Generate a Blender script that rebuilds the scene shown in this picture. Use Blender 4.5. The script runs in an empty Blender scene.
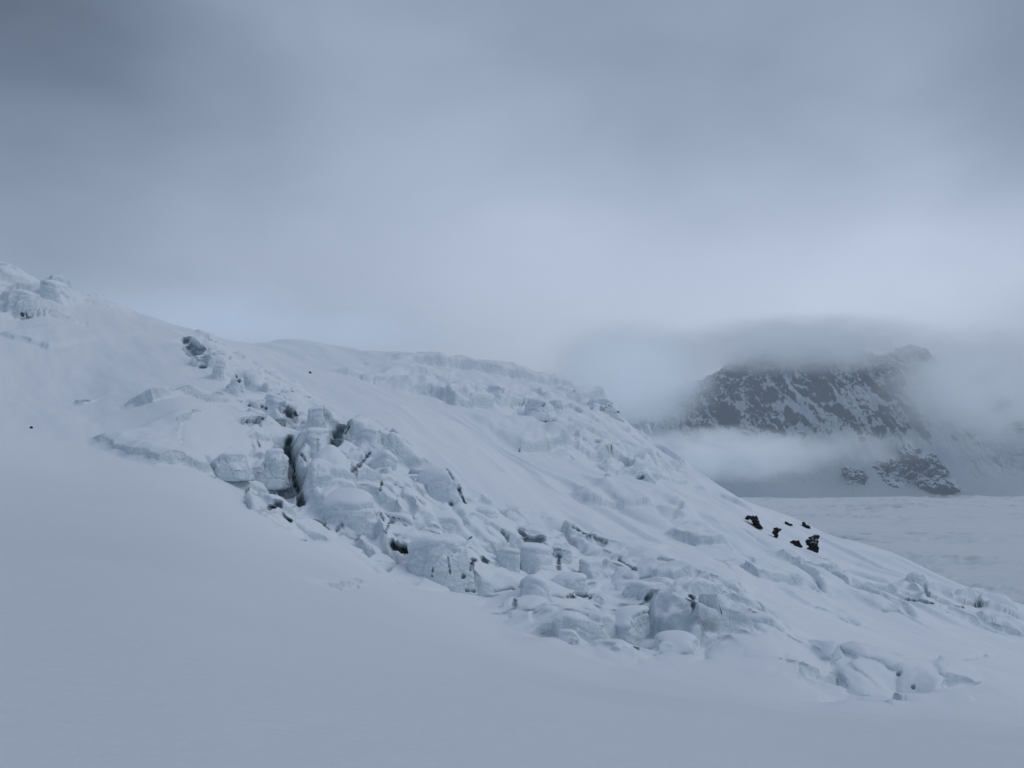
import bpy, bmesh, math, time
import numpy as np
T0 = time.time()
sc = bpy.context.scene
COL = sc.collection
rad = math.radians

# ------------------------------------------------------------------ camera
F = 803.0                       # focal length in photo pixels (1024 wide)
PITCH = rad(5.4)
CT, ST = math.cos(PITCH), math.sin(PITCH)
cam_d = bpy.data.cameras.new('camera')
cam = bpy.data.objects.new('camera', cam_d); COL.objects.link(cam)
cam_d.sensor_width = 36.0
cam_d.lens = F / 1024.0 * 36.0
cam_d.clip_start = 0.1
cam_d.clip_end = 30000
cam.location = (0, 0, 0)
cam.rotation_euler = (math.pi / 2 + PITCH, 0, 0)
sc.camera = cam

def slope_of(py):               # z / y of a sight line
    v = (384.0 - py) / F
    return (ST + v * CT) / (CT - v * ST)
def tan_of(px, py):             # x / y of a sight line
    v = (384.0 - py) / F
    return ((px - 512.0) / F) / (CT - v * ST)

# ------------------------------------------------------------------ noise
def _h(ix, iy, iz, seed):
    n = (ix * 374761393 + iy * 668265263 + iz * 2147483647 + seed * 1274126177) & 0xffffffff
    n = ((n ^ (n >> 13)) * 1274126177) & 0xffffffff
    n = (n ^ (n >> 16)) & 0xffffffff
    return n.astype(np.float64) / 4294967295.0
def vnoise2(x, y, seed=0):
    """gradient noise in 2D, about -1..1"""
    ix, iy = np.floor(x).astype(np.int64), np.floor(y).astype(np.int64)
    fx, fy = x - ix, y - iy
    u, v = fx * fx * fx * (fx * (fx * 6 - 15) + 10), fy * fy * fy * (fy * (fy * 6 - 15) + 10)
    def g(a, b):
        an = _h(ix + a, iy + b, np.zeros_like(ix), seed) * 6.2831853
        return np.cos(an) * (fx - a) + np.sin(an) * (fy - b)
    return 1.5 * ((g(0, 0) * (1 - u) + g(1, 0) * u) * (1 - v) + (g(0, 1) * (1 - u) + g(1, 1) * u) * v)
def fbm2(x, y, octs=4, seed=0, gain=0.5, ridged=False):
    s = 0; a = 1.0; tot = 0
    for k in range(octs):
        n = vnoise2(x * 2 ** k + 17.3 * k, y * 2 ** k - 9.1 * k, seed + 31 * k)
        if ridged: n = 1 - 2 * np.abs(n)
        s = s + a * n; tot += a; a *= gain
    return s / tot
def vnoise3(x, y, z, seed=0):
    ix, iy, iz = (np.floor(q).astype(np.int64) for q in (x, y, z))
    fx, fy, fz = x - ix, y - iy, z - iz
    u, v, w = (f * f * (3 - 2 * f) for f in (fx, fy, fz))
    def c(a, b, d): return _h(ix + a, iy + b, iz + d, seed)
    r = 0
    for d in (0, 1):
        p = (c(0, 0, d) * (1 - u) + c(1, 0, d) * u) * (1 - v) + (c(0, 1, d) * (1 - u) + c(1, 1, d) * u) * v
        r = r + p * (w if d else 1 - w)
    return r * 2 - 1
def fbm3(p, sc_, octs=4, seed=0, ridged=False):
    s = 0; a = 1.0; tot = 0
    for k in range(octs):
        f = 2 ** k / sc_
        n = vnoise3(p[:, 0] * f + 3.1 * k, p[:, 1] * f + 7.7 * k, p[:, 2] * f, seed + 13 * k)
        if ridged: n = 1 - 2 * np.abs(n)
        s = s + a * n; tot += a; a *= 0.5
    return s / tot
def sstep(a, b, x):
    t = np.clip((x - a) / (b - a), 0, 1); return t * t * (3 - 2 * t)

# ------------------------------------------------------------------ macro terrain (measured distances, metres)
COLS = {
 -260: [(3,800),(8,650),(15,560),(25,500),(40,448),(60,410),(90,362),(130,305),(170,250),(200,215),(225,195),(300,230)],
 0:   [(3,820),(4,800),(8,692),(15,604),(25,550),(40,507),(60,470),(90,430),(130,372),(170,322),(200,288),(218,268),(300,300)],
 100: [(3,830),(4,810),(8,702),(15,615),(25,565),(40,522),(60,487),(78,464),(90,444),(108,410),(140,370),(180,328),(210,303),(225,298),(300,330)],
 200: [(3,840),(4,820),(8,714),(15,632),(25,585),(40,546),(60,510),(78,478),(90,444),(105,408),(130,382),(160,357),(185,338),(228,331),(300,348)],
 300: [(3,850),(4,832),(8,732),(15,657),(25,617),(40,586),(55,566),(70,546),(84,518),(95,475),(105,443),(120,420),(138,400),(165,383),(205,362),(250,345),(280,340),(350,356)],
 400: [(3,865),(4,846),(8,750),(15,682),(25,649),(40,626),(55,609),(70,592),(84,566),(96,520),(110,474),(125,442),(145,420),(175,400),(205,378),(240,360),(265,353),(330,370)],
 500: [(3,880),(4,862),(8,768),(15,706),(25,678),(40,662),(52,652),(64,634),(80,600),(95,560),(110,520),(130,486),(155,456),(185,425),(215,395),(245,370),(265,364),(330,385)],
 600: [(3,900),(4,880),(8,786),(15,727),(25,702),(40,688),(52,678),(64,655),(78,625),(92,590),(108,555),(125,525),(150,492),(180,460),(210,430),(235,409),(252,400),(320,430)],
 700: [(3,915),(4,895),(8,802),(15,744),(25,717),(38,703),(50,693),(60,668),(73,636),(88,602),(108,566),(138,532),(170,506),(200,489),(222,480),(300,512)],
 800: [(3,930),(4,910),(8,817),(15,760),(25,731),(38,717),(50,706),(60,680),(73,650),(88,622),(110,590),(140,562),(170,541),(200,528),(215,522),(290,562)],
 900: [(3,945),(4,925),(8,832),(15,772),(25,742),(38,727),(50,716),(60,694),(73,670),(90,645),(110,620),(140,593),(170,570),(190,560),(270,602)],
 1024:[(3,965),(4,945),(8,850),(15,787),(25,757),(38,741),(50,729),(60,708),(75,690),(90,668),(110,648),(140,625),(165,611),(182,606),(260,652)],
 1300:[(3,1010),(4,990),(8,890),(15,825),(25,795),(38,778),(50,766),(60,750),(75,732),(90,715),(110,700),(140,680),(165,668),(182,664),(260,705)],
}
_cp = []
for px_, lst in COLS.items():
    for D_, py_ in lst:
        _cp.append((tan_of(px_, py_), math.log(D_), slope_of(py_)))
_cp = np.array(_cp)
KX, KL = 3.0, 1.0
def _rbf_fit(pts, vals, smooth=2e-4):
    d = np.sqrt(((pts[:, None] - pts[None]) ** 2).sum(-1) + 0.01)
    n = len(pts)
    A = np.zeros((n + 3, n + 3))
    A[:n, :n] = -d + np.eye(n) * smooth
    A[:n, n] = 1; A[:n, n + 1:] = pts; A[n, :n] = 1; A[n + 1:, :n] = pts.T
    b = np.zeros(n + 3); b[:n] = vals
    return np.linalg.solve(A, b)
_P = np.c_[_cp[:, 0] * KX, _cp[:, 1] * KL]
_W = _rbf_fit(_P, _cp[:, 2])
def _rbf_eval(q):
    n = len(_P); out = np.zeros(len(q))
    for i in range(0, len(q), 20000):
        c = q[i:i + 20000]
        d = np.sqrt(((c[:, None] - _P[None]) ** 2).sum(-1) + 0.01)
        out[i:i + 20000] = -d @ _W[:n] + _W[n] + c @ _W[n + 1:]
    return out
# coarse lattice of slopes, then bilinear lookup
_tg = np.linspace(-1.25, 1.25, 161); _lg = np.linspace(math.log(1.6), math.log(420), 200)
_TT, _LL = np.meshgrid(_tg, _lg)
_S = _rbf_eval(np.c_[_TT.ravel() * KX, _LL.ravel() * KL]).reshape(_TT.shape)
def base_z(x, y):
    x = np.asarray(x, float); y = np.maximum(np.asarray(y, float), 1.0)
    t = np.clip(x / y, -1.249, 1.249); l = np.clip(np.log(y), _lg[0], _lg[-1] - 1e-6)
    a = (t - _tg[0]) / (_tg[1] - _tg[0]); b = (l - _lg[0]) / (_lg[1] - _lg[0])
    i = np.clip(a.astype(int), 0, len(_tg) - 2); j = np.clip(b.astype(int), 0, len(_lg) - 2)
    u = a - i; v = b - j
    s = (_S[j, i] * (1 - u) + _S[j, i + 1] * u) * (1 - v) + (_S[j + 1, i] * (1 - u) + _S[j + 1, i + 1] * u) * v
    z = s * y
    w = sstep(265, 520, y)
    return z * (1 - w) + (-150) * w

_yy = np.exp(np.linspace(math.log(3), math.log(300), 1400))
def at(px, py, upto=300.0):
    """world point of the terrain seen at a photo position: nearest crossing"""
    t = tan_of(px, py); s = slope_of(py)
    z = base_z(t * _yy, _yy)
    below = (z >= s * _yy)
    k = np.argmax(below) if below.any() else int(np.argmax(z / _yy))
    y = _yy[k]
    return np.array([t * y, y, z[k]])
def ats(pts): return np.array([at(*p)[:2] for p in pts])

# ------------------------------------------------------------------ features
def poly_dist(x, y, P):
    """signed distance to a polyline (positive on its far side), and position 0..1 along it"""
    best = np.full(x.shape, 1e18); side = np.ones(x.shape); par = np.zeros(x.shape)
    seg = np.linalg.norm(np.diff(P, axis=0), axis=1); L = seg.sum(); acc = 0
    for k in range(len(P) - 1):
        a, b = P[k], P[k + 1]; ab = b - a; l2 = ab @ ab
        s = np.clip(((x - a[0]) * ab[0] + (y - a[1]) * ab[1]) / l2, 0, 1)
        dx, dy = x - (a[0] + s * ab[0]), y - (a[1] + s * ab[1])
        d = dx * dx + dy * dy; m = d < best
        cr = ab[0] * dy - ab[1] * dx
        best = np.where(m, d, best); side = np.where(m, np.sign(cr), side)
        par = np.where(m, (acc + s * seg[k]) / L, par); acc += seg[k]
    return np.sqrt(best) * side, par
def inside(x, y, P):
    c = np.zeros(x.shape, bool); n = len(P)
    for i in range(n):
        a, b = P[i], P[(i + 1) % n]
        if a[1] == b[1]: continue
        cond = ((a[1] > y) != (b[1] > y)) & (x < (b[0] - a[0]) * (y - a[1]) / (b[1] - a[1]) + a[0])
        c ^= cond
    return c
def region(x, y, pix, feather):
    """soft mask 0..1 of a polygon on the ground"""
    P = ats(pix); Q = np.vstack([P, P[:1]])
    m = np.zeros(x.shape)
    lo, hi = P.min(0) - feather * 2, P.max(0) + feather * 2
    k = (x > lo[0]) & (x < hi[0]) & (y > lo[1]) & (y < hi[1])
    d, _ = poly_dist(x[k], y[k], Q)
    ins = inside(x[k], y[k], P)
    sd = np.where(ins, np.abs(d), -np.abs(d))
    m[k] = sstep(-feather, feather, sd)
    return m
def soft_blocks(x, y, size, seed, sharp=9.0, jit=0.9, tilt=0.25):
    """rounded tumbled blocks: every cell has its own level and tilt, joined by soft steps"""
    X, Y = x / size, y / size
    ix, iy = np.floor(X).astype(np.int64), np.floor(Y).astype(np.int64)
    z = np.zeros_like(ix); num = np.zeros(x.shape); den = np.full(x.shape, 1e-9)
    for a in (-1, 0, 1):
        for b in (-1, 0, 1):
            jx, jy = ix + a, iy + b
            qx = jx + 0.5 + jit * (_h(jx, jy, z, seed) - 0.5); qy = jy + 0.5 + jit * (_h(jx, jy, z + 1, seed) - 0.5)
            dx, dy = X - qx, Y - qy
            hh = _h(jx, jy, z + 2, seed) - 0.5 + tilt * ((_h(jx, jy, z + 3, seed) - 0.5) * 2 * dx - (_h(jx, jy, z + 4, seed) + 0.2) * dy) - 0.35 * (dx * dx + dy * dy)
            w = np.exp(-sharp * (dx * dx + dy * dy))
            num += w * hh; den += w
    return num / den
def voronoi(x, y, size, seed, jit=0.9):
    X, Y = x / size, y / size
    ix, iy = np.floor(X).astype(np.int64), np.floor(Y).astype(np.int64)
    f1 = np.full(x.shape, 9.0); f2 = np.full(x.shape, 9.0); idc = np.zeros(x.shape); cx = np.zeros(x.shape); cy = np.zeros(x.shape)
    z = np.zeros_like(ix)
    for a in (-1, 0, 1):
        for b in (-1, 0, 1):
            jx, jy = ix + a, iy + b
            qx = jx + 0.5 + jit * (_h(jx, jy, z, seed) - 0.5); qy = jy + 0.5 + jit * (_h(jx, jy, z + 1, seed) - 0.5)
            d = np.hypot(X - qx, Y - qy)
            m = d < f1
            f2 = np.where(m, f1, np.minimum(f2, d))
            idc = np.where(m, _h(jx, jy, z + 2, seed), idc); cx = np.where(m, qx, cx); cy = np.where(m, qy, cy)
            f1 = np.where(m, d, f1)
    return f1 * size, (f2 - f1) * size, idc, (X - cx) * size, (Y - cy) * size

# scarps: (pixel polyline along the foot of the face, height m, run-out behind m)
SCARPS = [
 ([(118,408),(150,408),(185,400),(215,401),(243,407)], 1.8, 6, 1.2),
 ([(66,402),(84,403)], 0.8, 3, 0.5),
 ([(88,443),(120,452),(160,464),(200,466),(222,458)], 1.6, 14, 1.8),
 ([(5,318),(20,320),(34,312)], 4.5, 12, 0.4),
 ([(38,300),(52,302),(68,300),(72,296)], 3.5, 10, 0.4),
 ([(0,333),(22,342),(50,350)], 1.2, 14, 0.3),
 ([(84,303),(100,306),(112,309)], 1.6, 6, 0.4),
 # upper ridge terraces
 ([(392,366),(430,367),(470,372),(520,380),(555,388),(590,398)], 4.0, 16, 0.6),
 ([(330,368),(370,378),(410,378),(440,386)], 1.8, 14, 0.5),
 ([(395,386),(430,392),(455,404),(470,408),(500,411)], 3.6, 22, 0.5),
 ([(482,404),(500,410),(524,402)], 2.4, 10, 0.4),
 ([(524,412),(545,418),(560,411)], 2.6, 9, 0.4),
 ([(560,398),(585,405),(612,412)], 3.2, 9, 0.4),
 ([(585,412),(600,418),(616,410)], 2.4, 8, 0.4),
 ([(545,428),(570,436),(600,442),(625,452)], 2.4, 16, 0.5),
 ([(518,452),(545,454),(572,453)], 2.6, 16, 0.5),
 ([(560,448),(590,462),(620,466),(640,482)], 2.4, 16, 0.6),
 ([(600,470),(632,480),(662,482)], 2.2, 14, 0.5),
 ([(632,430),(655,446),(672,462),(690,474)], 3.2, 9, 0.5),
 ([(640,462),(660,470),(690,478)], 2.2, 9, 0.5),
 ([(640,486),(680,486),(720,500),(760,520)], 1.6, 16, 0.6),
 ([(560,494),(600,510),(650,520),(705,536)], 1.8, 22, 0.6),
 ([(660,535),(700,548),(740,556)], 1.8, 16, 0.6),
 ([(720,565),(760,583),(800,590),(830,596)], 1.4, 10, 0.6),
 ([(762,562),(800,575),(850,583)], 1.8, 12, 0.6),
 ([(795,572),(815,584),(826,596)], 1.4, 8, 0.4),
 ([(826,584),(850,596),(885,600),(905,604)], 1.6, 9, 0.5),
 ([(905,596),(925,602),(945,604)], 1.8, 7, 0.4),
 ([(955,604),(985,612),(1024,622)], 1.6, 8, 0.4),
 ([(970,618),(1000,628),(1024,634)], 1.4, 8, 0.4),
 ([(800,606),(840,616),(870,624)], 1.0, 12, 0.6),
 ([(870,612),(900,618),(925,628)], 0.8, 9, 0.6),
 # lip above the chaos, behind the icefall
 ([(700,602),(725,596),(755,604)], 1.6, 8, 0.4),
 ([(676,640),(720,652),(760,657)], 1.6, 6, 0.4),
 ([(800,683),(830,668),(850,664)], 1.0, 8, 0.4),
 ([(230,468),(248,476),(252,510),(262,520)], 1.0, 3, 0.3),
 ([(300,580),(345,588),(370,584)], 0.5, 4, 0.4),
]
# cracks: (polyline, half width m, depth m, strength of the painted shade)
CRACKS = [
 ([(186,338),(198,350),(205,362)], 2.2, 3.5, 0.15),
 ([(283,404),(287,420),(297,416)], 1.4, 3.0, 0.3),
 ([(290,440),(286,460),(290,480),(294,500)], 1.5, 5.0, 0.5),
 ([(330,444),(338,432),(345,422)], 1.5, 4.0, 0.3),
 ([(942,656),(975,658),(1000,654)], 0.25, 0.4, 0.15),
 ([(670,528),(690,524)], 0.4, 0.4, 0.2),
]
# cavities, joints and undercut lips: photo positions, radius m, strength of the shade painted in
PITS = [
 ([(290,437),(287,449),(294,464),(294,476),(299,489),(301,504)], .60, .85), ([(270,506),(279,503)], .45, .75), ([(284,515),(290,520)], .40, .7),
 ([(316,520),(322,524),(328,528)], .28, .5), ([(337,530),(342,525)], .22, .5), ([(394,541),(399,545),(405,547)], .75, .97),
 ([(332,443),(339,433),(347,424)], 1.0, .55), ([(352,471),(360,464),(370,453)], .32, .75), ([(382,482),(380,489)], .22, .6),
 ([(447,469),(453,478)], .20, .6), ([(459,489),(465,502)], .34, .75), ([(451,504)], .50, .92), ([(405,525)], .30, .75), ([(390,520),(386,532)], .16, .6),
 ([(473,560),(470,569)], .35, .85), ([(448,558),(450,573)], .13, .8), ([(433,568),(432,576)], .12, .7), ([(284,408),(288,416),(295,412)], .85, .6),
 ([(292,391)], .40, .75), ([(304,396),(310,397)], .25, .6), ([(247,421),(254,423),(262,418)], .45, .55), ([(249,406)], .35, .6), ([(262,407),(266,408)], .28, .6),
 ([(239,381)], .3, .6), ([(257,440),(260,447)], .22, .6), ([(187,340),(195,348),(203,358)], 1.3, .35), ([(203,366)], .8, .6), ([(239,376)], .9, .7),
 ([(521,531),(530,540),(543,538)], .65, .6),
 ([(473,560)], .4, .7), ([(484,559),(487,561)], .4, .75), ([(463,576)], .25, .6), ([(496,511),(506,515)], .20, .6), ([(516,513),(536,520)], .22, .5),
 ([(559,556),(558,568)], .35, .45), ([(546,580),(545,595)], .24, .95), ([(568,597),(578,595),(590,597)], .26, .65), ([(594,611),(595,618)], .24, .85),
 ([(513,629),(526,629)], .2, .75), ([(573,527),(590,536),(606,543)], .26, .6), ([(604,566),(617,580)], .24, .6), ([(619,560),(636,570)], .3, .6),
 ([(646,597),(653,594)], .4, .65), ([(692,596),(694,606)], .35, .85), ([(636,648)], .25, .6), ([(540,638)], .2, .6), ([(515,600),(514,608)], .25, .35),
 ([(466,590),(474,591)], .18, .5), ([(586,640)], .22, .5), ([(695,630),(712,631)], .22, .5), ([(753,636),(770,637)], .24, .5), ([(913,687)], .25, .3),
 ([(899,674)], .25, .25), ([(925,589),(928,595)], .4, .5), ([(956,607),(962,606)], .35, .5), ([(974,606),(980,606)], .35, .55),
 ([(905,599),(932,603)], .3, .4), ([(611,445)], .35, .5), ([(590,408),(604,410)], .35, .4), ([(543,405),(550,402)], .35, .45), ([(638,479),(643,477)], .4, .45),
 ([(519,451)], .4, .5), ([(596,440)], .35, .4), ([(574,390)], .4, .4), ([(380,514),(383,520)], .2, .5), ([(352,380),(358,381)], .2, .3),
 ([(610,655),(624,660)], .18, .5), ([(20,313),(30,318)], .5, .45), ([(300,452),(304,460)], .22, .6), ([(417,497),(424,505)], .15, .4),
 ([(502,533),(508,540)], .3, .5), ([(560,620),(566,626)], .2, .4), ([(658,628),(664,634)], .2, .4), ([(724,600),(728,606)], .2, .35),
]
# mounds and hollows: (px, py, rx m, ry m, height m)
MOUNDS = [
 (860,668,6,4,1.6),(915,668,6,4,1.2),(940,680,5,3,0.9),(800,682,4,3,0.7),(904,684,2.0,2.0,-1.8),
 (1000,690,7,4,0.8),(455,470,7,6,1.4),(375,432,6,5,0.8),(540,532,5,4,0.4),(600,560,12,8,1.0),(640,500,16,9,1.6),(540,440,14,8,1.4),(480,425,16,7,1.0),
 (880,585,14,9,1.5),(940,612,8,5,1.2),(700,530,14,8,1.0),(760,520,14,10,1.2),(180,420,16,8,1.2),(730,655,5,3,0.8),
 (270,470,5,8,-2.5),(262,500,4,5,-1.0),(398,462,4,5,-1.5),(330,440,4,4,-1.5),(60,330,16,10,1.4),
]
CHAOS = [  # polygon, feather m, cell m, amplitude m, seed
 ([(188,332),(240,350),(290,378),(330,420),(385,432),(420,462),(475,498),(540,520),(600,545),(660,570),(740,592),(790,635),(760,660),(640,668),(560,650),(500,618),(470,595),(400,585),(330,540),(262,522),(246,470),(240,400)], 2.5, 6.4, 1.65, 11),
 ([(430,378),(545,392),(600,412),(640,440),(680,475),(640,482),(560,462),(520,416),(450,402)], 5, 8.5, 1.6, 12),
 ([(890,592),(1024,612),(1024,640),(950,622),(900,606)], 3, 6.0, 1.4, 13),
 ([(-60,262),(60,276),(110,296),(60,306),(20,318),(-60,320)], 4, 10.0, 1.7, 14),
 ([(640,548),(720,560),(800,590),(700,570)], 5, 9.0, 1.0, 15),
 ([(790,640),(960,672),(980,700),(800,700)], 3, 8.0, 1.2, 16),
]
SER = [
 # x0,y0,x1,y1,label,kwargs
 (302,452,336,508,'tall smooth white ice block just right of the deepest dark crevasse',dict(k=10,rough=.03,sink=.3)),
 (352,450,386,494,'wedge-shaped ice slab leaning right in the middle of the icefall',dict(k=18,rough=.03,lean=.35,topt=(.5,0))),
 (383,478,420,520,'flat-topped snow block below the curved ice alcove',dict(k=22,rough=.025,yaw=.15)),
 (414,464,464,508,'wide smooth snow-capped block at the upper edge of the icefall',dict(k=9,rough=.03,depth=.9)),
 (314,484,388,534,'broad domed mound of snowy ice beside the flat-topped block',dict(k=6,rough=.05,depth=.7)),
 (412,530,476,588,'large rounded ice bluff with vertical cracks facing the snow slope',dict(k=10,rough=.05,depth=.8,mat='ice',geo=6)),
 (380,510,420,548,'rough snowy block above the black ice cave',dict(k=9,rough=.06)),
 (404,508,470,545,'low wide snow-covered step above the cracked ice bluff',dict(k=7,rough=.03,topt=(.0,-.3))),
 (336,500,362,534,'crumbling grey ice chunk at the foot of the domed mound',dict(k=10,rough=.11,mat='ice')),
 (352,424,382,452,'snowy shoulder block right of the teal notch',dict(k=9,rough=.05)),
 (302,425,330,462,'ragged ice pillar above the deepest dark crevasse',dict(k=12,rough=.10)),
 (332,446,354,474,'small rounded ice block tucked under the teal notch',dict(k=8,rough=.07)),
 (258,446,288,478,'pale hanging ice slab left of the deepest dark crevasse',dict(k=10,rough=.06,mat='ice')),
 (214,450,248,474,'round-faced grey-green ice block at the end of the long ice wall',dict(k=16,rough=.03,mat='ice')),
 (300,404,322,430,'snow-topped fin beside the highest pit of the icefall',dict(k=14,rough=.05,lean=.2)),
 (264,392,284,414,'small pale serac left of the highest pit of the icefall',dict(k=10,rough=.08)),
 (246,412,262,432,'knobbly ice lump at the lip of the smooth snow slope',dict(k=8,rough=.1,mat='ice')),
 (182,336,206,356,'uppermost hollowed ice block on the skyline',dict(k=10,rough=.07,mat='ice')),
 (194,350,216,370,'second ice block down the upper gully, darkest of that run',dict(k=10,rough=.08,mat='ice')),
 (210,362,228,384,'third snowy block down the upper gully',dict(k=10,rough=.06)),
 (226,376,248,396,'small snow-dusted block beside the dark hole of the upper gully',dict(k=10,rough=.06)),
 (472,505,500,530,'low snowy bump beyond the cracked ice bluff',dict(k=7,rough=.05)),
 (494,545,522,580,'squat snowy block touching the cracked ice bluff on its far side',dict(k=9,rough=.05)),
 (518,540,556,582,'smooth snow-capped block in front of the teal pit',dict(k=9,rough=.035,depth=.9)),
 (552,545,574,574,'narrow block with a shaded teal side beneath the smooth cap',dict(k=16,rough=.05,mat='ice')),
 (516,570,552,620,'tall pale block split by a black vertical crack',dict(k=9,rough=.05)),
 (552,570,590,604,'broad snowy block above the row of small dark holes',dict(k=8,rough=.04)),
 (566,603,600,630,'small block showing a clean teal ice face',dict(k=18,rough=.04,mat='ice')),
 (592,596,616,622,'rounded white block behind the rough lump',dict(k=9,rough=.06)),
 (606,602,652,652,'large rough rounded lump of snowy ice near the lower edge',dict(k=8,rough=.08)),
 (626,578,664,620,'snow-capped lump with a shaded hollow on its left',dict(k=9,rough=.05)),
 (556,628,580,654,'small broken block resting on the edge of the smooth slope',dict(k=12,rough=.08)),
 (610,642,632,662,'lowest small angular ice block at the snow edge',dict(k=12,rough=.09)),
 (583,556,616,590,'leaning slab bounded by a curved crack',dict(k=14,rough=.04,lean=-.3)),
 (612,566,640,588,'flat snowy slab at the upper lip of the lower icefall',dict(k=14,rough=.04)),
 (540,604,566,640,'slumped snow block below the split pale block',dict(k=7,rough=.06)),
 (660,598,702,634,'snow-rounded block left of the dark slot',dict(k=8,rough=.05)),
 (704,592,736,616,'smooth hump right of the dark slot',dict(k=7,rough=.03)),
 (730,610,778,640,'end block of the lower ice wall with a teal underside',dict(k=14,rough=.05,mat='ice')),
 (672,608,736,638,'long low ice wall block under snow cornice',dict(k=10,rough=.05,mat='ice')),
 (738,602,774,620,'twin snow lumps sitting on the end of the lower ice wall',dict(k=6,rough=.06)),
 (652,630,700,660,'broad snowy apron block below the long low ice wall',dict(k=6,rough=.05)),
 (8,286,34,320,'grey-green ice block half buried on the left skyline',dict(k=14,rough=.05,mat='ice')),
 (38,277,72,306,'wide ice block on the left skyline under a snow lip',dict(k=12,rough=.05)),
 (485,384,505,408,'pale square serac below the far crest',dict(k=16,rough=.05,group='blocks below the far crest')),
 (462,386,484,402,'low snowy serac left of the pale square one below the far crest',dict(k=12,rough=.05,group='blocks below the far crest')),
 (524,396,546,416,'rough broken serac on the second ledge below the far crest',dict(k=12,rough=.10,group='blocks below the far crest')),
 (548,398,566,414,'small grey serac at the end of the second ledge below the far crest',dict(k=12,rough=.09,group='blocks below the far crest')),
 (584,396,614,416,'wide shaded ice face right under the shoulder of the far crest',dict(k=12,rough=.08,mat='ice',group='blocks below the far crest')),
 (636,470,652,486,'rounded serac with dark joints low on the far ridge',dict(k=9,rough=.09,mat='ice',group='blocks below the far crest')),
 (643,423,649,431,'small tooth of ice standing on the far ridge skyline',dict(k=12,rough=.08,group='blocks below the far crest')),
]
FRONT = [(-900,300),(-260,225),(0,285),(60,292),(120,308),(168,330),(205,365),(240,400),(244,450),(246,490),(268,520),(330,556),(420,592),(480,606),(510,636),(560,656),(640,672),(720,690),(800,706),(900,716),(1024,728),(1300,766)]

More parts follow.
